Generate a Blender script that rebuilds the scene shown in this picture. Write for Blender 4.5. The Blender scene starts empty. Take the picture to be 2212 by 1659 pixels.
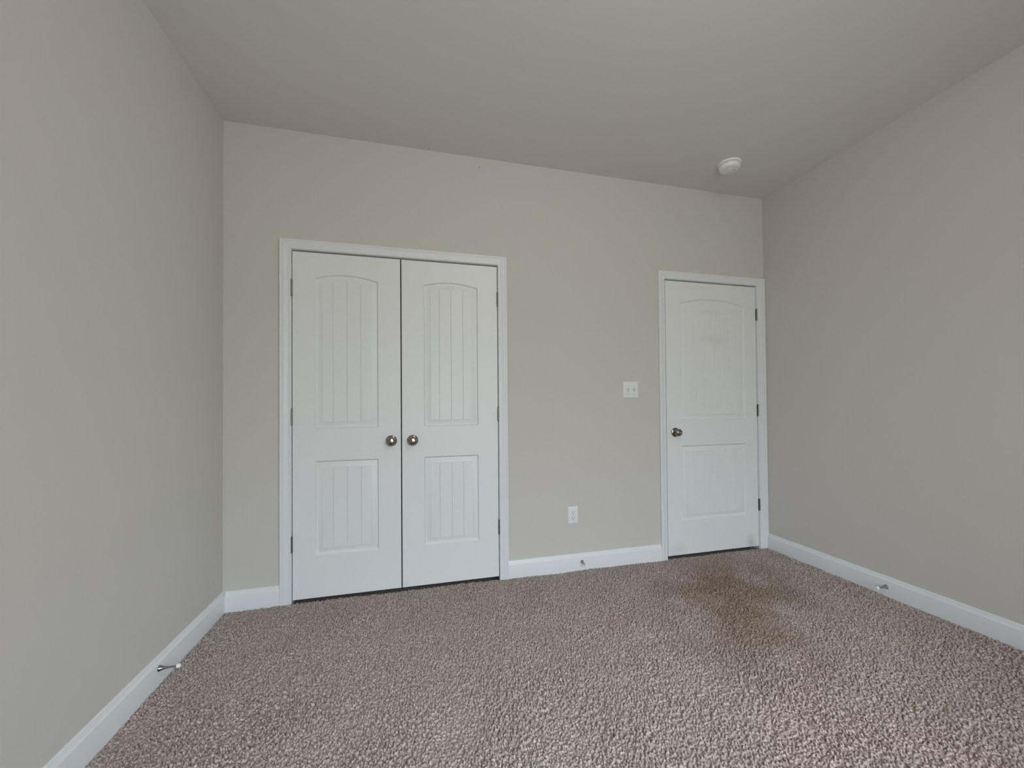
import bpy, bmesh, math
import numpy as np
from mathutils import Vector, Matrix

C = bpy.context.scene.collection
S = bpy.context.scene
PI = math.pi

# ------------------------------------------------------------------ camera
def camera():
    f_px, yaw, pitch, roll = 888.13, 0.2592, 0.0131, -0.0083
    cd = bpy.data.cameras.new('camera')
    cd.sensor_width = 36.0
    cd.lens = f_px / 2212 * 36.0
    cd.shift_x = -23.8 / 2212
    cd.shift_y = 31.8 / 2212
    cd.clip_start = 0.02
    co = bpy.data.objects.new('camera', cd)
    C.objects.link(co)
    fwd = Vector((math.sin(yaw) * math.cos(pitch), math.cos(yaw) * math.cos(pitch), math.sin(pitch)))
    right = Vector((math.cos(yaw), -math.sin(yaw), 0))
    up = right.cross(fwd)
    r2 = right * math.cos(roll) + up * math.sin(roll)
    u2 = -right * math.sin(roll) + up * math.cos(roll)
    m = Matrix((r2, u2, -fwd)).transposed().to_4x4()
    m.translation = Vector((1.0378, -2.6652, 1.1391))
    co.matrix_world = m
    S.camera = co
camera()

# ------------------------------------------------------------------ room dimensions (metres)
W, H = 3.736, 2.7612            # width, ceiling height
REAR = -3.85                    # inner face of the window wall behind the camera
DEEP = 0.85                     # far side of the closet and the hall
WIN = (0.75, 2.95, 0.35, 2.20)   # window opening x0, x1, z0, z1

WIN2 = (-3.60, -2.70, 0.65, 2.15)   # side window opening in the right wall, y0, y1, z0, z1

# ------------------------------------------------------------------ daylight and exposure
FILL_COLOUR = (1.0, 0.97, 0.92, 1)
FILL_STRENGTH = 49.0  # emission of the added fill lamp overhead
def world():
    w = bpy.data.worlds.new('overcast_sky')
    S.world = w
    w.use_nodes = True
    nt = w.node_tree
    nt.nodes.clear()
    out = nt.nodes.new('ShaderNodeOutputWorld')
    bg = nt.nodes.new('ShaderNodeBackground')
    tc = nt.nodes.new('ShaderNodeTexCoord')
    sep = nt.nodes.new('ShaderNodeSeparateXYZ')
    mp = nt.nodes.new('ShaderNodeMapRange')
    mp.inputs['From Min'].default_value = -1
    mp.inputs['From Max'].default_value = 1
    cr = nt.nodes.new('ShaderNodeValToRGB')
    e = cr.color_ramp.elements
    e[0].position = 0.0
    e[0].color = (0.46, 0.46, 0.44, 1)
    e[1].position = 1.0
    e[1].color = (1.75, 1.98, 2.30, 1)
    a = e.new(0.485); a.color = (0.46, 0.46, 0.44, 1)
    b = e.new(0.53); b.color = (0.50, 0.52, 0.54, 1)
    c = e.new(0.74); c.color = (1.42, 1.58, 1.80, 1)
    nt.links.new(tc.outputs['Generated'], sep.inputs[0])
    nt.links.new(sep.outputs['Z'], mp.inputs['Value'])
    nt.links.new(mp.outputs[0], cr.inputs[0])
    nt.links.new(cr.outputs[0], bg.inputs['Color'])
    bg.inputs['Strength'].default_value = 12.5
    nt.links.new(bg.outputs[0], out.inputs[0])
    # sampling portal in the window opening (guides sky light, emits nothing itself)
    for (sx, sy, loc, rot) in ((WIN[1] - WIN[0], WIN[3] - WIN[2], ((WIN[0] + WIN[1]) / 2, REAR - 0.15, (WIN[2] + WIN[3]) / 2), (PI / 2, 0, 0)),
                               (WIN2[3] - WIN2[2], WIN2[1] - WIN2[0], (W + 0.15, (WIN2[0] + WIN2[1]) / 2, (WIN2[2] + WIN2[3]) / 2), (0, PI / 2, 0))):
        ld = bpy.data.lights.new('window_portal', 'AREA')
        ld.shape = 'RECTANGLE'
        ld.size = sx
        ld.size_y = sy
        ld.cycles.is_portal = True
        lo = bpy.data.objects.new('window_portal', ld)
        C.objects.link(lo)
        lo.location = loc
        lo.rotation_euler = rot
world()
S.view_settings.view_transform = 'Standard'
S.view_settings.look = 'None'
S.view_settings.gamma = 1.0
S.view_settings.use_curve_mapping = False
S.view_settings.exposure = -0.55
S.cycles.use_denoising = True
S.cycles.max_bounces = 14
S.cycles.diffuse_bounces = 12
S.cycles.glossy_bounces = 4
S.cycles.transparent_max_bounces = 8
S.cycles.sample_clamp_indirect = 6.0

# ------------------------------------------------------------------ materials
def srgb(r, g, b):
    f = lambda c: (c / 255 / 12.92) if c / 255 <= 0.04045 else ((c / 255 + 0.055) / 1.055) ** 2.4
    return (f(r), f(g), f(b), 1)

def mat(name, col, rough=0.5, metal=0.0, spec=0.5, bump=None, tint=None):
    """bump = (scale, strength, distance); tint = (scale, second colour, amount)"""
    m = bpy.data.materials.new(name)
    m.use_nodes = True
    nt = m.node_tree
    b = nt.nodes['Principled BSDF']
    b.inputs['Base Color'].default_value = col
    b.inputs['Roughness'].default_value = rough
    b.inputs['Metallic'].default_value = metal
    b.inputs['Specular IOR Level'].default_value = spec
    tc = nt.nodes.new('ShaderNodeTexCoord')
    if bump:
        n = nt.nodes.new('ShaderNodeTexNoise')
        n.inputs['Scale'].default_value = bump[0]
        n.inputs['Detail'].default_value = 3
        nt.links.new(tc.outputs['Object'], n.inputs['Vector'])
        bp = nt.nodes.new('ShaderNodeBump')
        bp.inputs['Strength'].default_value = bump[1]
        bp.inputs['Distance'].default_value = bump[2]
        nt.links.new(n.outputs['Fac'], bp.inputs['Height'])
        nt.links.new(bp.outputs[0], b.inputs['Normal'])
    if tint:
        n = nt.nodes.new('ShaderNodeTexNoise')
        n.inputs['Scale'].default_value = tint[0]
        n.inputs['Detail'].default_value = 2
        nt.links.new(tc.outputs['Object'], n.inputs['Vector'])
        mx = nt.nodes.new('ShaderNodeMix')
        mx.data_type = 'RGBA'
        mx.inputs['A'].default_value = col
        mx.inputs['B'].default_value = tint[1]
        mr = nt.nodes.new('ShaderNodeMapRange')
        mr.inputs['From Min'].default_value = 0.35
        mr.inputs['From Max'].default_value = 0.65
        mr.inputs['To Max'].default_value = tint[2]
        nt.links.new(n.outputs['Fac'], mr.inputs['Value'])
        nt.links.new(mr.outputs[0], mx.inputs['Factor'])
        nt.links.new(mx.outputs['Result'], b.inputs['Base Color'])
    return m

M = {}
M['wall'] = mat('greige_wall_paint', srgb(200, 198, 192), 0.75, spec=0.25, bump=(260, 0.12, 0.001), tint=(0.9, srgb(201, 198, 193), 1.0))
M['ceiling'] = mat('flat_ceiling_paint', srgb(218, 216, 211), 0.9, spec=0.15, bump=(220, 0.12, 0.001))
M['trim'] = mat('white_semigloss_trim', srgb(222, 225, 227), 0.38, spec=0.45)
M['plastic'] = mat('white_plastic', srgb(226, 228, 228), 0.4)
M['cover'] = mat('aged_white_plastic', srgb(236, 236, 231), 0.5)
M['nickel'] = mat('satin_nickel', (0.30, 0.28, 0.245, 1), 0.18, 1.0, bump=(900, 0.03, 0.0003))
M['hinge'] = mat('dull_nickel_hinge', (0.22, 0.215, 0.195, 1), 0.38, 1.0)
M['chrome'] = mat('door_stop_chrome', (0.34, 0.35, 0.34, 1), 0.2, 1.0)
M['rubber'] = mat('white_rubber', srgb(236, 236, 230), 0.55)
M['dark'] = mat('dark_slot', srgb(38, 38, 38), 0.7)
M['screw'] = mat('painted_screw', srgb(196, 198, 196), 0.4)
M['closet'] = mat('closet_paint', srgb(150, 146, 140), 0.9)
M['frame'] = mat('white_vinyl', srgb(232, 233, 232), 0.35)

def door_material(name, marks):
    """white paint with wear marks of their own shape: (x, z, rx, rz, amount, colour)"""
    m = mat(name, srgb(226, 229, 229), 0.42, spec=0.45)
    nt = m.node_tree
    b = nt.nodes['Principled BSDF']
    tc = nt.nodes.new('ShaderNodeTexCoord')
    n = nt.nodes.new('ShaderNodeTexNoise')
    n.inputs['Scale'].default_value = 28
    n.inputs['Detail'].default_value = 5
    nt.links.new(tc.outputs['Object'], n.inputs['Vector'])
    prev = None
    for (x, z, rx, rz, amt, col) in marks:
        mp = nt.nodes.new('ShaderNodeMapping')
        mp.vector_type = 'TEXTURE'
        mp.inputs['Location'].default_value = (x, 0, z)
        mp.inputs['Scale'].default_value = (rx, 1, rz)
        nt.links.new(tc.outputs['Object'], mp.inputs['Vector'])
        g = nt.nodes.new('ShaderNodeTexGradient')
        g.gradient_type = 'SPHERICAL'
        nt.links.new(mp.outputs[0], g.inputs['Vector'])
        mu = nt.nodes.new('ShaderNodeMath')
        mu.operation = 'MULTIPLY'
        nt.links.new(g.outputs['Fac'], mu.inputs[0])
        nt.links.new(n.outputs['Fac'], mu.inputs[1])
        m2 = nt.nodes.new('ShaderNodeMath')
        m2.operation = 'MULTIPLY'
        m2.use_clamp = True
        m2.inputs[1].default_value = amt
        nt.links.new(mu.outputs[0], m2.inputs[0])
        mx = nt.nodes.new('ShaderNodeMix')
        mx.data_type = 'RGBA'
        if prev is None:
            mx.inputs['A'].default_value = b.inputs['Base Color'].default_value
        else:
            nt.links.new(prev, mx.inputs['A'])
        mx.inputs['B'].default_value = col
        nt.links.new(m2.outputs[0], mx.inputs['Factor'])
        prev = mx.outputs['Result']
    if prev is not None:
        nt.links.new(prev, b.inputs['Base Color'])
    return m
M['door'] = door_material('white_door_paint', [])
M['door_worn'] = door_material('white_door_paint_with_scuffs', [
    (3.28, 1.62, 0.14, 0.05, 0.55, srgb(192, 184, 180)),
    (3.24, 1.83, 0.13, 0.02, 0.4, srgb(182, 182, 178)),
    (3.58, 0.04, 0.06, 0.09, 0.9, srgb(160, 157, 150)),
    (2.93, 0.05, 0.10, 0.06, 0.5, srgb(180, 178, 170)),
])

def carpet_material():
    m = bpy.data.materials.new('brown_frieze_carpet')
    m.use_nodes = True
    nt = m.node_tree
    b = nt.nodes['Principled BSDF']
    b.inputs['Roughness'].default_value = 0.85
    b.inputs['Specular IOR Level'].default_value = 0.2
    b.inputs['Sheen Weight'].default_value = 0.25
    b.inputs['Sheen Roughness'].default_value = 0.5
    b.inputs['Sheen Tint'].default_value = srgb(205, 196, 190)
    tc = nt.nodes.new('ShaderNodeTexCoord')
    def noise(scale, det, lo, hi):
        n = nt.nodes.new('ShaderNodeTexNoise')
        n.inputs['Scale'].default_value = scale
        n.inputs['Detail'].default_value = det
        nt.links.new(tc.outputs['Object'], n.inputs['Vector'])
        r = nt.nodes.new('ShaderNodeMapRange')
        r.inputs['From Min'].default_value = lo
        r.inputs['From Max'].default_value = hi
        nt.links.new(n.outputs['Fac'], r.inputs['Value'])
        return r.outputs[0]
    def mix(fac, a, bcol):
        x = nt.nodes.new('ShaderNodeMix')
        x.data_type = 'RGBA'
        if isinstance(fac, float):
            x.inputs['Factor'].default_value = fac
        else:
            nt.links.new(fac, x.inputs['Factor'])
        for s, v in (('A', a), ('B', bcol)):
            if isinstance(v, tuple):
                x.inputs[s].default_value = v
            else:
                nt.links.new(v, x.inputs[s])
        return x.outputs['Result']
    yarn = mix(noise(150, 2, 0.35, 0.65), srgb(110, 95, 91), srgb(202, 186, 180))
    dull = mix(noise(170, 2, 0.35, 0.65), srgb(112, 101, 94), srgb(200, 188, 179))
    base = mix(noise(1.7, 3, 0.40, 0.60), yarn, dull)
    # walked-on, browner patch in front of the room door
    mp = nt.nodes.new('ShaderNodeMapping')
    mp.vector_type = 'TEXTURE'
    mp.inputs['Location'].default_value = (2.85, -0.62, 0)
    mp.inputs['Rotation'].default_value = (0, 0, 0.9)
    mp.inputs['Scale'].default_value = (0.95, 0.55, 1)
    nt.links.new(tc.outputs['Object'], mp.inputs['Vector'])
    g = nt.nodes.new('ShaderNodeTexGradient')
    g.gradient_type = 'SPHERICAL'
    nt.links.new(mp.outputs[0], g.inputs['Vector'])
    mu = nt.nodes.new('ShaderNodeMath')
    mu.operation = 'MULTIPLY'
    mu.use_clamp = True
    nt.links.new(g.outputs['Fac'], mu.inputs[0])
    nt.links.new(noise(3.5, 3, 0.30, 0.58), mu.inputs[1])
    m2 = nt.nodes.new('ShaderNodeMath')
    m2.operation = 'MULTIPLY'
    m2.use_clamp = True
    m2.inputs[1].default_value = 1.5
    nt.links.new(mu.outputs[0], m2.inputs[0])
    worn = mix(noise(160, 2, 0.35, 0.65), srgb(92, 77, 64), srgb(164, 147, 128))
    col = mix(m2.outputs[0], base, worn)
    nt.links.new(col, b.inputs['Base Color'])
    return m
M['carpet'] = carpet_material()

def glass_material():
    m = bpy.data.materials.new('window_glass')
    m.use_nodes = True
    nt = m.node_tree
    nt.nodes.clear()
    out = nt.nodes.new('ShaderNodeOutputMaterial')
    tr = nt.nodes.new('ShaderNodeBsdfTransparent')
    tr.inputs[0].default_value = (0.95, 0.97, 0.96, 1)
    gl = nt.nodes.new('ShaderNodeBsdfGlossy')
    gl.inputs['Roughness'].default_value = 0.02
    fr = nt.nodes.new('ShaderNodeFresnel')
    fr.inputs[0].default_value = 1.45
    mx = nt.nodes.new('ShaderNodeMixShader')
    nt.links.new(fr.outputs[0], mx.inputs[0])
    nt.links.new(tr.outputs[0], mx.inputs[1])
    nt.links.new(gl.outputs[0], mx.inputs[2])
    nt.links.new(mx.outputs[0], out.inputs[0])
    return m
M['glass'] = glass_material()

# ------------------------------------------------------------------ mesh helpers
def obj(name, bm, m, parent=None, smooth=None, loc=None):
    """link a bmesh as one mesh object; smooth = auto-smooth angle in degrees"""
    bmesh.ops.recalc_face_normals(bm, faces=bm.faces)
    me = bpy.data.meshes.new(name)
    bm.to_mesh(me)
    bm.free()
    me.materials.append(m)
    if smooth is not None:
        me.shade_smooth()
        me.set_sharp_from_angle(angle=math.radians(smooth))
    o = bpy.data.objects.new(name, me)
    C.objects.link(o)
    if parent is not None:
        o.parent = parent
    if loc is not None:
        o.location = loc
    return o

def tag(o, label, cat, group=None, kind=None):
    o['label'] = label
    o['category'] = cat
    if group:
        o['group'] = group
    if kind:
        o['kind'] = kind
    return o

def empty(name, loc=(0, 0, 0), rot=(0, 0, 0)):
    o = bpy.data.objects.new(name, None)
    o.empty_display_size = 0.05
    C.objects.link(o)
    o.location = loc
    o.rotation_euler = rot
    return o

def box(bm, x0, x1, y0, y1, z0, z1, bevel=0.0, seg=2):
    g = bmesh.ops.create_cube(bm, size=1.0)
    for v in g['verts']:
        v.co = Vector(((x0 + x1) / 2 + v.co.x * (x1 - x0), (y0 + y1) / 2 + v.co.y * (y1 - y0), (z0 + z1) / 2 + v.co.z * (z1 - z0)))
    if bevel:
        es = list({e for v in g['verts'] for e in v.link_edges})
        bmesh.ops.bevel(bm, geom=es, offset=bevel, segments=seg, affect='EDGES', profile=0.5)

def lathe(bm, prof, n=32, axis='Y-', origin=(0, 0, 0)):
    """prof = [(radius, distance along axis)]"""
    o = Vector(origin)
    if axis == 'Y-':
        ax, u, v = Vector((0, -1, 0)), Vector((1, 0, 0)), Vector((0, 0, 1))
    elif axis == 'X':
        ax, u, v = Vector((1, 0, 0)), Vector((0, 1, 0)), Vector((0, 0, 1))
    elif axis == 'X-':
        ax, u, v = Vector((-1, 0, 0)), Vector((0, 1, 0)), Vector((0, 0, 1))
    elif axis == 'Z-':
        ax, u, v = Vector((0, 0, -1)), Vector((1, 0, 0)), Vector((0, 1, 0))
    else:
        ax, u, v = Vector((0, 0, 1)), Vector((1, 0, 0)), Vector((0, 1, 0))
    rings = []
    for (r, d) in prof:
        if r < 1e-6:
            rings.append([bm.verts.new(o + ax * d)])
        else:
            rings.append([bm.verts.new(o + ax * d + (u * math.cos(2 * PI * k / n) + v * math.sin(2 * PI * k / n)) * r) for k in range(n)])
    for a, b in zip(rings, rings[1:]):
        for k in range(n):
            k2 = (k + 1) % n
            if len(a) == 1 and len(b) == 1:
                continue
            if len(a) == 1:
                bm.faces.new((a[0], b[k], b[k2]))
            elif len(b) == 1:
                bm.faces.new((a[k], a[k2], b[0]))
            else:
                bm.faces.new((a[k], a[k2], b[k2], b[k]))
    for ring in (rings[0], rings[-1]):
        if len(ring) > 2:
            bm.faces.new(ring)

# ------------------------------------------------------------------ door and opening positions
DT = 2.0495                                    # top of every door leaf
DB = 0.010                                     # underside of every door leaf
LEAF = [(0.3510, 0.9580), (0.9645, 1.5725), (2.8415, 3.6550)]
CAS_TOP = 2.115                                # top of the casings
GAP, REV = 0.0042, 0.0020
JT = 0.018                                     # jamb board thickness
OPEN = [(LEAF[0][0] - GAP, LEAF[1][1] + GAP), (LEAF[2][0] - 0.0085, LEAF[2][1] + GAP)]
OPT = DT + 0.0090
WT = 0.115                                     # thickness of the closet wall
BZ, BTH = 0.1055, 0.0145                       # baseboard height, thickness

# ------------------------------------------------------------------ shell
def shell():
    lab = lambda o, l, c: tag(o, l, c, kind='structure')
    bm = bmesh.new()
    box(bm, -0.12, 0, REAR - 0.15, DEEP + 0.1, -0.12, H + 0.1)
    lab(obj('wall_left', bm, M['wall']), 'plain greige wall on the left with a door stop low on its baseboard', 'wall')
    bm = bmesh.new()
    y0, y1, z0, z1 = WIN2
    for (p, q, r, t) in ((REAR - 0.15, y0, -0.12, H + 0.1), (y1, DEEP + 0.1, -0.12, H + 0.1), (y0, y1, -0.12, z0), (y0, y1, z1, H + 0.1)):
        box(bm, W, W + 0.12, p, q, r, t)
    lab(obj('wall_right', bm, M['wall']), 'plain greige wall on the right beside the single door', 'wall')
    bm = bmesh.new()
    a0, a1 = OPEN[0][0] - JT, OPEN[0][1] + JT
    b0, b1 = OPEN[1][0] - JT, OPEN[1][1] + JT
    t = OPT + JT
    for (x0, x1, z0, z1) in ((0, a0, -0.08, H), (a0, a1, t, H), (a1, b0, -0.08, H), (b0, b1, t, H), (b1, W, -0.08, H)):
        box(bm, x0, x1, 0, WT, z0, z1)
    lab(obj('wall_back', bm, M['wall']), 'greige wall holding the double closet doors and the single door', 'wall')
    bm = bmesh.new()
    box(bm, 0, W, DEEP, DEEP + 0.1, -0.08, H)
    lab(obj('wall_far', bm, M['closet']), 'wall closing the closet and hall behind the doors', 'wall')
    bm = bmesh.new()
    box(bm, 2.05, 2.15, WT, DEEP, -0.08, H)
    lab(obj('wall_partition', bm, M['closet']), 'partition wall between closet and hall behind the doors', 'wall')
    bm = bmesh.new()
    x0, x1, z0, z1 = WIN
    for (p, q, r, s) in ((0, x0, -0.08, H), (x1, W, -0.08, H), (x0, x1, -0.08, z0), (x0, x1, z1, H)):
        box(bm, p, q, REAR - 0.14, REAR, r, s)
    lab(obj('wall_front', bm, M['wall']), 'greige wall with the window, behind the camera', 'wall')
    bm = bmesh.new()
    box(bm, -0.12, W + 0.12, REAR - 0.15, DEEP + 0.1, H, H + 0.1)
    lab(obj('ceiling', bm, M['ceiling']), 'plain flat ceiling with one smoke detector', 'ceiling')
shell()

# ------------------------------------------------------------------ carpet: a dense field of real tufts
def carpet():
    rng = np.random.default_rng(7)
    def tufts(X, Y, sp, R):
        gx = np.floor(X / sp).astype(int)
        gy = np.floor(Y / sp).astype(int)
        ox, oy = gx.min() - 3, gy.min() - 3
        nx, ny = gx.max() - ox + 4, gy.max() - oy + 4
        jx, jy = rng.random((nx, ny)), rng.random((nx, ny))
        hh = 0.40 + 0.60 * rng.random((nx, ny))
        an = rng.random((nx, ny)) * PI
        rr = R * (0.75 + 0.5 * rng.random((nx, ny)))
        ca, sa = np.cos(an), np.sin(an)
        best = np.zeros_like(X)
        for dx in (-2, -1, 0, 1, 2):
            for dy in (-2, -1, 0, 1, 2):
                i, j = gx + dx - ox, gy + dy - oy
                px = X - (gx + dx + jx[i, j]) * sp
                py = Y - (gy + dy + jy[i, j]) * sp
                u = px * ca[i, j] + py * sa[i, j]
                v = (-px * sa[i, j] + py * ca[i, j]) * 1.55
                d2 = (u * u + v * v) / (rr[i, j] ** 2)
                best = np.maximum(best, hh[i, j] * np.sqrt(np.clip(1 - d2, 0, 1)))
        return best
    verts, faces, base = [], [], 0
    def grid(x0, x1, y0, y1, step, amp):
        nonlocal base
        nx, ny = int(round((x1 - x0) / step)) + 1, int(round((y1 - y0) / step)) + 1
        X, Y = np.meshgrid(np.linspace(x0, x1, nx), np.linspace(y0, y1, ny), indexing='ij')
        h = tufts(X, Y, 0.0084, 0.0066)
        # broad pile lay: walked-down and raised areas
        low = np.zeros_like(X)
        for k in range(14):
            a, fq, ph = rng.random() * 2 * PI, 5 + 19 * rng.random(), rng.random() * 2 * PI
            low += np.sin(fq * (X * math.cos(a) + Y * math.sin(a)) + ph) / 14 ** .5
        d = np.minimum(np.minimum(X, W - X), -Y) - 0.0145
        edge = 0.60 + 0.40 * np.clip(d / 0.018, 0, 1)      # pile tucked in along the boards
        Z = -amp + h * edge * amp * (1.14 + 0.22 * low)
        verts.append(np.stack([X, Y, Z], -1).reshape(-1, 3))
        I = (np.arange(nx - 1)[:, None] * ny + np.arange(ny - 1)[None, :]) + base
        faces.append(np.stack([I, I + ny, I + ny + 1, I + 1], -1).reshape(-1, 4))
        base += nx * ny
    AMP = 0.0165
    grid(0.0, W, -2.10, 0.0, 0.0022, AMP)
    grid(0.0, W, REAR, -2.10, 0.0060, AMP)
    # smooth base under the doors and in the closet
    v0 = np.array([[-0.02, -0.0001, -0.055], [W + 0.02, -0.0001, -0.055], [W + 0.02, DEEP + 0.05, -0.055], [-0.02, DEEP + 0.05, -0.055],
                   [-0.02, REAR - 0.05, -0.07], [W + 0.02, REAR - 0.05, -0.07], [W + 0.02, DEEP + 0.05, -0.07], [-0.02, DEEP + 0.05, -0.07]])
    verts.append(v0)
    faces.append(np.array([[0, 1, 2, 3], [7, 6, 5, 4]]) + base)
    V = np.concatenate(verts).astype(np.float32)
    F = np.concatenate(faces).astype(np.int32)
    me = bpy.data.meshes.new('floor')
    me.vertices.add(len(V))
    me.vertices.foreach_set('co', V.ravel())
    me.loops.add(F.size)
    me.loops.foreach_set('vertex_index', F.ravel())
    me.polygons.add(len(F))
    me.polygons.foreach_set('loop_start', np.arange(0, F.size, 4, dtype=np.int32))
    me.update(calc_edges=True)
    me.shade_smooth()
    me.materials.append(M['carpet'])
    o = bpy.data.objects.new('floor', me)
    C.objects.link(o)
    tag(o, 'mottled brown wall-to-wall carpet covering the floor', 'carpet', kind='structure')
carpet()

# ------------------------------------------------------------------ baseboards
def baseboard(name, axis, a0, a1, pos, sgn, label):
    """axis 'x' or 'y': direction the board runs; pos: wall face; sgn: direction into the room"""
    prof = [(0, -0.019), (BTH, -0.019), (BTH, 0.0790), (BTH - 0.0008, 0.0815), (0.0118, 0.0840), (0.0098, 0.0885), (0.0068, 0.0955),
            (0.0058, 0.1000), (0.0050, 0.1035), (0.0030, BZ), (0, BZ)]
    bm = bmesh.new()
    rows = []
    for a in (a0, a1):
        rows.append([bm.verts.new((a, pos + sgn * d, z) if axis == 'x' else (pos + sgn * d, a, z)) for d, z in prof])
    n = len(prof)
    for k in range(n):
        bm.faces.new((rows[0][k], rows[0][(k + 1) % n], rows[1][(k + 1) % n], rows[1][k]))
    bm.faces.new(rows[0])
    bm.faces.new(rows[1])
    tag(obj(name, bm, M['trim'], smooth=35), label, 'baseboard', kind='structure')
CO = [(0.287, 1.635), (2.7766, W - 0.0012)]    # outer edges of the two casings
baseboard('baseboard_left', 'y', REAR, 0.0, 0.0, 1, 'long white baseboard along the left wall')
baseboard('baseboard_right', 'y', REAR, -0.0175, W, -1, 'long white baseboard along the right wall')
baseboard('baseboard_back', 'x', BTH, CO[0][0] - 0.0003, 0.0, -1, 'short white baseboard between left wall and closet casing')
baseboard('baseboard_back', 'x', CO[0][1] + 0.0003, CO[1][0] - 0.0003, 0.0, -1, 'white baseboard between closet casing and single door casing, below the outlet')
baseboard('baseboard_front', 'x', BTH, W - BTH, REAR, 1, 'white baseboard under the window behind the camera')

# ------------------------------------------------------------------ door casings and jambs
CPROF = [(0.000, 0.000), (0.000, 0.0150), (0.0012, 0.0168), (0.0085, 0.0172), (0.0105, 0.0166), (0.0120, 0.0142), (0.0150, 0.0140), (0.0180, 0.0150),
         (0.0215, 0.0150), (0.0300, 0.0118), (0.0400, 0.0095), (0.0470, 0.0090), (0.0485, 0.0102), (0.0540, 0.0102), (0.0570, 0.0085), (0.0570, 0.000)]
def casing(name, op, co, label, stop):
    root = empty(name, (0, 0, 0))
    tag(root, label, 'door frame', kind='structure')
    wl = (op[0] - REV) - co[0]
    wr = co[1] - (op[1] + REV)
    wt = CAS_TOP - (OPT + REV)
    def strip(nm, pa, pb):
        bm = bmesh.new()
        A = [bm.verts.new(pa(u / 0.057, t)) for u, t in CPROF]
        B = [bm.verts.new(pb(u / 0.057, t)) for u, t in CPROF]
        n = len(CPROF)
        for k in range(n):
            bm.faces.new((A[k], A[(k + 1) % n], B[(k + 1) % n], B[k]))
        bm.faces.new(A)
        bm.faces.new(B)
        obj(nm, bm, M['trim'], root, smooth=28)
    e = 0.0002
    strip('side_casing', lambda s, t: (co[0] + s * wl, -t, -0.019), lambda s, t: (co[0] + s * wl, -t, CAS_TOP - s * wt - e))
    strip('side_casing', lambda s, t: (co[1] - s * wr, -t, -0.019), lambda s, t: (co[1] - s * wr, -t, CAS_TOP - s * wt - e))
    strip('head_casing', lambda s, t: (co[0] + s * wl, -t, CAS_TOP - s * wt), lambda s, t: (co[1] - s * wr, -t, CAS_TOP - s * wt))
    bm = bmesh.new()
    box(bm, op[0] - JT, op[0], -0.0001, WT, -0.022, OPT)
    box(bm, op[1], op[1] + JT, -0.0001, WT, -0.022, OPT)
    box(bm, op[0] - JT, op[1] + JT, -0.0001, WT, OPT, OPT + JT)
    obj('door_jamb', bm, M['trim'], root)
    if stop:
        bm = bmesh.new()
        box(bm, op[0], op[0] + 0.010, 0.040, 0.072, 0.012, OPT, 0.001)
        box(bm, op[1] - 0.010, op[1], 0.040, 0.072, 0.012, OPT, 0.001)
        box(bm, op[0] + 0.0101, op[1] - 0.0101, 0.040, 0.072, OPT - 0.010, OPT, 0.001)
        obj('stop_molding', bm, M['trim'], root)
casing('trim_1', OPEN[0], CO[0], 'white moulded casing around the double closet doors', False)
casing('trim_2', OPEN[1], CO[1], 'white moulded casing around the single door by the right wall', True)

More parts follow.
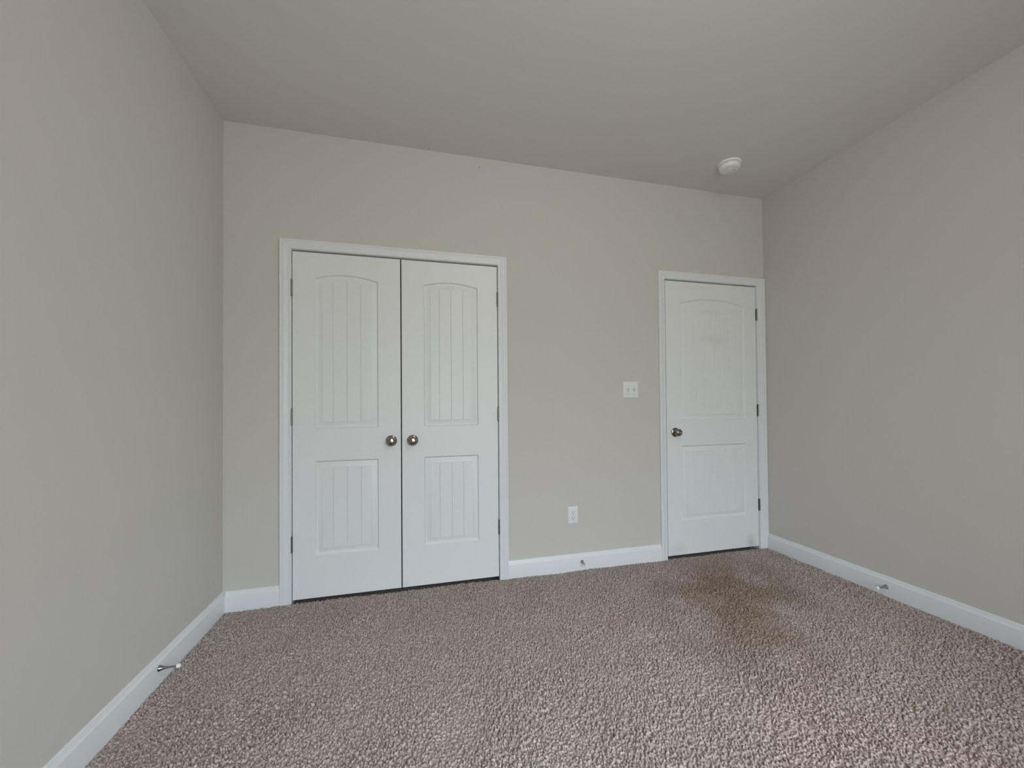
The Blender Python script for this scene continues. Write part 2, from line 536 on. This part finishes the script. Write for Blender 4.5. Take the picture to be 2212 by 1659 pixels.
# ------------------------------------------------------------------ doors
PROFILE = [(0.000, 0.0000), (0.0016, 0.0012), (0.0050, 0.0078), (0.0075, 0.0112), (0.0100, 0.0120), (0.0130, 0.0116),
           (0.0300, 0.0066), (0.0400, 0.0036), (0.0408, 0.0012), (0.0420, 0.0010)]
def door_leaf(x0, x1, px0, px1, grooves, crown, tall=(1.003, 1.898), low=(0.257, 0.813), gd=0.0040):
    """front face at y = 0, thickness towards +y; panels from px0 to px1; grooves = x positions"""
    bm = bmesh.new()
    F, T, E = 0.001, 0.035, 0.0016
    NA = 28
    xc, hw = (px0 + px1) / 2, (px1 - px0) / 2
    def arch(x, ztop, rise, half):
        # circular arc through the two corners and the crown
        r = (half * half + rise * rise) / (2 * rise)
        return ztop + rise - r + math.sqrt(max(r * r - (x - xc) ** 2, 0))
    def outline(d, z0, z1, rise):
        h = hw - d
        pts = [(xc - h, z0 + d), (xc + h, z0 + d)]
        if rise:
            for k in range(NA + 1):
                x = xc + h - 2 * h * k / NA
                pts.append((x, arch(x, z1 - d * 0.9, rise * (h / hw), h)))
        else:
            pts += [(xc + h, z1 - d), (xc - h, z1 - d)]
        return pts
    def face(pts, y=F):
        bm.faces.new([bm.verts.new((x, y, z)) for x, z in pts])
    # frame
    a0, a1, b0, b1 = x0 + E, x1 - E, DB + E, DT - E
    face([(a0, b0), (px0, b0), (px0, low[0]), (px0, low[1]), (px0, tall[0]), (px0, tall[1]), (px0, b1), (a0, b1)])
    face([(px1, b0), (a1, b0), (a1, b1), (px1, b1), (px1, tall[1]), (px1, tall[0]), (px1, low[1]), (px1, low[0])])
    face([(px0, b0), (px1, b0), (px1, low[0]), (px0, low[0])])
    face([(px0, low[1]), (px1, low[1]), (px1, tall[0]), (px0, tall[0])])
    top = outline(0, tall[0], tall[1], crown)[2:]
    for (p, q) in zip(top, top[1:]):
        face([q, p, (p[0], b1), (q[0], b1)])
    # edges and back
    r1 = [(a0, b0), (a1, b0), (a1, b1), (a0, b1)]
    r2 = [(x0, DB), (x1, DB), (x1, DT), (x0, DT)]
    R = [[bm.verts.new((x, y, z)) for x, z in r] for r, y in ((r1, F), (r2, F + E), (r2, F + T))]
    for A, B in zip(R, R[1:]):
        for k in range(4):
            bm.faces.new((A[k], A[(k + 1) % 4], B[(k + 1) % 4], B[k]))
    bm.faces.new(R[-1])
    # panels
    for (z0, z1, rise) in ((tall[0], tall[1], crown), (low[0], low[1], 0)):
        loops = []
        for d, y in PROFILE:
            loops.append([bm.verts.new((x, F + y, z)) for x, z in outline(d, z0, z1, rise)])
        for A, B in zip(loops, loops[1:]):
            n = len(A)
            for k in range(n):
                bm.faces.new((A[k], A[(k + 1) % n], B[(k + 1) % n], B[k]))
        d, y = PROFILE[-1]
        h = hw - d
        xs = {round(xc - h + 2 * h * k / NA, 6) for k in range(NA + 1)} if rise else {round(xc - h, 6), round(xc + h, 6)}
        g = 0.0019
        xs = {x for x in xs if all(abs(x - q) > g for q in grooves)}
        for q in grooves:
            xs |= {round(q - g, 6), round(q, 6), round(q + g, 6)}
        xs = sorted(xs)
        zt = (lambda x: arch(x, z1 - d * 0.9, rise * (h / hw), h)) if rise else (lambda x: z1 - d)
        dep = lambda x: F + y + (gd if any(abs(x - q) < 1e-5 for q in grooves) else 0)
        for p, q in zip(xs, xs[1:]):
            bm.faces.new([bm.verts.new(c) for c in ((p, dep(p), z0 + d), (q, dep(q), z0 + d), (q, dep(q), zt(q)), (p, dep(p), zt(p)))])
        for q in grooves:
            for zf in ((lambda x: z0 + d), zt):
                bm.faces.new([bm.verts.new(c) for c in ((q - g, F + y, zf(q - g)), (q, F + y + gd, zf(q)), (q + g, F + y, zf(q + g)))])
    bmesh.ops.remove_doubles(bm, verts=bm.verts, dist=0.00004)
    return bm

def knob(parent, x, z, lock):
    root_bm = bmesh.new()
    # ball of the knob with its neck
    lathe(root_bm, [(0.0105, 0.008), (0.0105, 0.024), (0.0125, 0.0275), (0.0190, 0.0300), (0.0240, 0.0345), (0.0265, 0.0405), (0.0268, 0.0450),
                    (0.0255, 0.0510), (0.0225, 0.0560), (0.0185, 0.0588), (0.0150, 0.0598), (0.0142, 0.0590), (0.0132, 0.0592), (0.0070, 0.0602), (0.0, 0.0604)], 40)
    k = obj('door_knob', root_bm, M['nickel'], parent, smooth=40, loc=(x, 0.001, z))
    bm = bmesh.new()
    lathe(bm, [(0.0335, 0.0), (0.0335, 0.0025), (0.0325, 0.0045), (0.0290, 0.0065), (0.0230, 0.0085), (0.0165, 0.0100), (0.0150, 0.0125), (0.0120, 0.0130), (0.0, 0.0130)], 40)
    obj('rosette', bm, M['nickel'], k, smooth=40)
    if lock:
        bm = bmesh.new()
        lathe(bm, [(0.0085, 0.0598), (0.0085, 0.0612), (0.0065, 0.0618), (0.0050, 0.0606), (0.0, 0.0606)], 24)
        obj('lock_button', bm, M['hinge'], k, smooth=40)

def hinges(parent, x, side):
    """side -1: the leaf is on the right of the pin (pin at the left edge); +1: pin at the right edge"""
    for zc in (1.832, 1.075, 0.334):
        bm = bmesh.new()
        r, L = 0.0058, 0.089
        pr = [(0.0, -L / 2 - 0.0065), (0.0030, -L / 2 - 0.0055), (0.0038, -L / 2 - 0.003), (0.0030, -L / 2 - 0.0008), (r, -L / 2)]
        for k in range(5):
            a, b = -L / 2 + L * k / 5, -L / 2 + L * (k + 1) / 5
            pr += [(r, a + 0.0006), (r, b - 0.0006)]
            if k < 4:
                pr += [(r - 0.0009, b)]
        pr += [(r, L / 2), (0.0030, L / 2 + 0.0008), (0.0038, L / 2 + 0.003), (0.0030, L / 2 + 0.0055), (0.0, L / 2 + 0.0065)]
        lathe(bm, pr, 20, 'Z')
        h = obj('hinge', bm, M['hinge'], parent, smooth=40, loc=(x, -0.0045, zc))
        bm = bmesh.new()
        box(bm, -0.0022 - 0.0008, -0.0008, 0.002, 0.030, -L / 2, L / 2)
        box(bm, 0.0008, 0.0008 + 0.0022, 0.002, 0.030, -L / 2, L / 2)
        obj('hinge_leaf', bm, M['hinge'], h)

def doors():
    x0, x1 = LEAF[0]
    d = obj('door_1', door_leaf(x0, x1, 0.470, 0.827, [0.5705, 0.6485, 0.7265], 0.030), M['door'], smooth=25)
    tag(d, 'left leaf of the white double closet doors, hinged at its left edge', 'door', kind='structure')
    hinges(d, x0 - 0.0030, -1)
    knob(d, x1 - 0.0565, 0.9195, False)
    x0, x1 = LEAF[1]
    d = obj('door_2', door_leaf(x0, x1, 1.0985, 1.4435, [1.195, 1.270, 1.345], 0.027), M['door'], smooth=25)
    tag(d, 'right leaf of the white double closet doors, hinged at its right edge', 'door', kind='structure')
    hinges(d, x1 + 0.0020, 1)
    knob(d, x0 + 0.0640, 0.9185, False)
    x0, x1 = LEAF[2]
    d = obj('door_3', door_leaf(x0, x1, 2.9670, 3.5470, [3.257 + k * 0.0777 for k in (-2, -1, 0, 1, 2)], 0.042, tall=(1.010, 1.888), low=(0.262, 0.819), gd=0.0020), M['door_worn'], smooth=25)
    tag(d, 'white single two-panel door beside the right wall, scuffed, one knob', 'door', kind='structure')
    hinges(d, x1 + 0.0070, 1)
    knob(d, x0 + 0.0705, 0.9210, True)
doors()

# ------------------------------------------------------------------ added fill lamp, unseen above the frame, brightens side walls and ceiling
def fill_light():
    r = empty('fill_light', (1.80, -2.2, H))
    tag(r, 'added fill lamp shaped as a round flush fixture with glass dome, out of view', 'added fill light')
    bm = bmesh.new()
    lathe(bm, [(0.085, 0.0), (0.085, 0.018), (0.075, 0.026), (0.030, 0.030), (0.0, 0.030)], 40, 'Z-')
    obj('canopy', bm, M['nickel'], r, smooth=35)
    m = bpy.data.materials.new('fill_light_glow')
    m.use_nodes = True
    b = m.node_tree.nodes['Principled BSDF']
    b.inputs['Base Color'].default_value = srgb(240, 238, 232)
    b.inputs['Emission Color'].default_value = FILL_COLOUR
    b.inputs['Emission Strength'].default_value = FILL_STRENGTH
    bm = bmesh.new()
    pr = [(0.035, 0.031)] + [(0.145 * math.sin(a), 0.125 - 0.095 * math.cos(a)) for a in [0.28 + k * (PI - 0.28) / 18 for k in range(19)]]
    pr[-1] = (0.0, pr[-1][1])
    lathe(bm, pr, 40, 'Z-')
    obj('glass_dome', bm, m, r, smooth=40)
fill_light()

# ------------------------------------------------------------------ switch and outlet
def plate(bm, w, h, t=0.0055):
    # slightly domed cover plate, back on y = 0
    ins = [(0, 0), (0, 0.0015), (0.0016, 0.0035), (0.005, t - 0.0004), (0.009, t)]
    loops = []
    for d, y in ins:
        loops.append([bm.verts.new((sx * (w / 2 - d), -y, sz * (h / 2 - d))) for sx, sz in ((-1, -1), (1, -1), (1, 1), (-1, 1))])
    for A, B in zip(loops, loops[1:]):
        for k in range(4):
            bm.faces.new((A[k], A[(k + 1) % 4], B[(k + 1) % 4], B[k]))
    bm.faces.new(loops[-1])
    bm.faces.new(loops[0])

def switch():
    r = empty('light_switch', (2.548, 0, 1.2355))
    tag(r, 'white double toggle light switch on the wall left of the single door', 'light switch')
    bm = bmesh.new()
    plate(bm, 0.122, 0.119)
    obj('switch_plate', bm, M['plastic'], r, smooth=30)
    for sx, up in ((-1, 1), (1, -1)):
        x = sx * 0.0232
        bm = bmesh.new()
        box(bm, x - 0.0052, x + 0.0052, -0.0062, -0.0050, -0.0122, 0.0122)
        f = obj('toggle_slot', bm, M['screw'], r)
        bm = bmesh.new()
        box(bm, -0.0036, 0.0036, -0.014, 0.002, -0.0062, 0.0062, 0.0012)
        t = obj('toggle', bm, M['plastic'], r, loc=(x, -0.0062, up * 0.0035))
        t.rotation_euler = (up * 0.5, 0, 0)
        for z in (-0.030, 0.030):
            bm = bmesh.new()
            lathe(bm, [(0.0036, 0.0050), (0.0036, 0.0060), (0.0026, 0.0066), (0.0, 0.0067)], 16)
            obj('screw', bm, M['screw'], r, smooth=40, loc=(x, 0, z))
switch()

def outlet():
    r = empty('wall_outlet', (2.0935, 0, 0.3710))
    tag(r, 'white duplex power outlet low on the wall between closet and single door', 'outlet')
    bm = bmesh.new()
    plate(bm, 0.073, 0.117)
    obj('outlet_plate', bm, M['plastic'], r, smooth=30)
    for z in (0.0195, -0.0195):
        bm = bmesh.new()
        n, R, c = 40, 0.0172, 0.0142
        for y0, y1, s in ((-0.0052, -0.0072, 1.0),):
            A, B, D = [], [], []
            for k in range(n):
                a = 2 * PI * k / n
                px, pz = R * math.cos(a), max(-c, min(c, R * math.sin(a)))
                A.append(bm.verts.new((px, y0, pz)))
                B.append(bm.verts.new((px, y1, pz)))
                D.append(bm.verts.new((px * 0.95, y1 - 0.0006, pz * 0.95)))
            for P, Q in ((A, B), (B, D)):
                for k in range(n):
                    bm.faces.new((P[k], P[(k + 1) % n], Q[(k + 1) % n], Q[k]))
            bm.faces.new(D)
        q = obj('receptacle', bm, M['plastic'], r, smooth=30, loc=(0, 0, z))
        for sx, hh in ((-0.0064, 0.0042), (0.0064, 0.0034)):
            bm = bmesh.new()
            box(bm, sx - 0.0011, sx + 0.0011, -0.0081, -0.006, 0.0030 - hh, 0.0030 + hh)
            obj('slot', bm, M['dark'], q)
        bm = bmesh.new()
        lathe(bm, [(0.0027, 0.0060), (0.0027, 0.0081), (0.0, 0.0081)], 16, origin=(0, 0, -0.0080))
        obj('ground_hole', bm, M['dark'], q)
    bm = bmesh.new()
    lathe(bm, [(0.0030, 0.0050), (0.0030, 0.0060), (0.0022, 0.0065), (0.0, 0.0066)], 16)
    obj('screw', bm, M['screw'], r, smooth=40)
outlet()

# ------------------------------------------------------------------ smoke detector
def smoke_detector():
    r = empty('smoke_detector', (3.118, -0.346, H))
    tag(r, 'round white smoke detector on the ceiling above the single door', 'smoke detector')
    bm = bmesh.new()
    lathe(bm, [(0.074, 0.0), (0.074, 0.007), (0.0725, 0.0105), (0.069, 0.012), (0.060, 0.012), (0.0, 0.012)], 56, 'Z-')
    obj('mounting_base', bm, M['cover'], r, smooth=35)
    bm = bmesh.new()
    lathe(bm, [(0.056, 0.012), (0.056, 0.0165), (0.066, 0.0175), (0.0675, 0.020), (0.0655, 0.033), (0.0610, 0.0390), (0.0560, 0.0415), (0.0540, 0.0405),
               (0.0525, 0.0410), (0.040, 0.0435), (0.024, 0.0450), (0.0225, 0.0440), (0.0215, 0.0450), (0.0, 0.0456)], 56, 'Z-')
    c = obj('detector_cover', bm, M['cover'], r, smooth=35)
    bm = bmesh.new()
    lathe(bm, [(0.0125, 0.043), (0.0125, 0.0475), (0.0110, 0.0488), (0.0, 0.0490)], 28, 'Z-', (-0.004, -0.006, 0))
    obj('test_button', bm, M['cover'], c, smooth=35)
    for k in range(10):
        bm = bmesh.new()
        a = 2 * PI * k / 10
        q = bmesh.ops.create_cube(bm, size=1.0)
        mtx = Matrix.Rotation(a, 4, 'Z') @ Matrix.Translation((0.0662, 0, -0.0275)) @ Matrix.Diagonal((0.0025, 0.017, 0.005, 1))
        bmesh.ops.transform(bm, matrix=mtx, verts=q['verts'])
        obj('vent_slot', bm, M['cover'], c)
    bm = bmesh.new()
    lathe(bm, [(0.0022, 0.043), (0.0022, 0.0458), (0.0, 0.0464)], 12, 'Z-', (0.030, -0.012, 0))
    obj('indicator_light', bm, M['dark'], c, smooth=35)
smoke_detector()

# ------------------------------------------------------------------ door stops
def door_stop(loc, rot, label):
    r = empty('door_stop', loc, rot)       # points along local +x out of the baseboard
    tag(r, label, 'door stop', group='door stops on the baseboards')
    bm = bmesh.new()
    lathe(bm, [(0.0125, 0.0), (0.0125, 0.0015), (0.0108, 0.0050), (0.0080, 0.0120), (0.0058, 0.0200), (0.0047, 0.0290), (0.0044, 0.0340)], 28, 'X')
    obj('flared_base', bm, M['chrome'], r, smooth=40)
    bm = bmesh.new()
    lathe(bm, [(0.0040, 0.0335), (0.0040, 0.0600), (0.0055, 0.0610), (0.0055, 0.0640)], 20, 'X')
    obj('rod', bm, M['chrome'], r, smooth=40)
    bm = bmesh.new()
    lathe(bm, [(0.0070, 0.0625), (0.0084, 0.0635), (0.0084, 0.0730), (0.0070, 0.0758), (0.0, 0.0762)], 24, 'X')
    obj('rubber_tip', bm, M['rubber'], r, smooth=40)
door_stop((BTH, -0.623, 0.060), (0, 0, 0), 'chrome door stop with white tip on the left wall baseboard')
door_stop((W - BTH, -0.856, 0.046), (0, 0, PI), 'chrome door stop with white tip on the right wall baseboard')
door_stop((2.152, -BTH, 0.050), (0, 0, -PI / 2), 'chrome door stop on the baseboard below the outlet')

# ------------------------------------------------------------------ nails left in the plaster
def nail(loc, axis, label):
    bm = bmesh.new()
    lathe(bm, [(0.0012, 0.0), (0.0012, 0.0030), (0.0032, 0.0036), (0.0032, 0.0046), (0.0, 0.0050)], 14, axis)
    tag(obj('nail', bm, M['hinge'], smooth=40, loc=loc), label, 'nail', group='small nails left above the closet')
nail((1.459, 0, 2.697), 'Y-', 'tiny dark nail in the wall above the closet doors')
nail((1.135, -0.026, H), 'Z-', 'tiny dark nail in the ceiling edge above the closet doors')

# ------------------------------------------------------------------ window behind the camera
def window(name, width, z0, z1, loc, rot, label, twin):
    """built along local x with the room on the +y side"""
    r = empty(name, loc, rot)
    tag(r, label, 'window', kind='structure')
    h, f = z1 - z0, 0.045
    y0, y1 = -0.105, -0.035
    x0, x1 = -width / 2, width / 2
    bays = [(x0 + f, -0.04), (0.04, x1 - f)] if twin else [(x0 + f, x1 - f)]
    bm = bmesh.new()
    bars = [(x0, x0 + f, 0, h), (x1 - f, x1, 0, h), (x0 + f, x1 - f, 0, f), (x0 + f, x1 - f, h - f, h)]
    if twin:
        bars.append((-0.04, 0.04, f, h - f))
    for (a, b, c, d) in bars:
        box(bm, a, b, y0, y1, c, d)
    for (a, b) in bays:
        box(bm, a, b, y0 + 0.015, y1 - 0.010, h / 2 - 0.02, h / 2 + 0.02)
    obj('window_frame', bm, M['frame'], r)
    for (a, b) in bays:
        bm = bmesh.new()
        y = (y0 + y1) / 2
        bm.faces.new([bm.verts.new(c) for c in ((a, y, f), (b, y, f), (b, y, h - f), (a, y, h - f))])
        obj('pane', bm, M['glass'], r)
    bm = bmesh.new()
    box(bm, x0 - 0.05, x1 + 0.05, 0.0, 0.035, -0.022, 0.0, 0.003)
    obj('window_sill', bm, M['trim'], r)
window('window_1', WIN[1] - WIN[0], WIN[2], WIN[3], ((WIN[0] + WIN[1]) / 2, REAR, WIN[2]), (0, 0, 0), 'wide white twin window in the wall behind the camera', True)
window('window_2', WIN2[1] - WIN2[0], WIN2[2], WIN2[3], (W, (WIN2[0] + WIN2[1]) / 2, WIN2[2]), (0, 0, PI / 2), 'single white window in the right wall behind the camera', False)
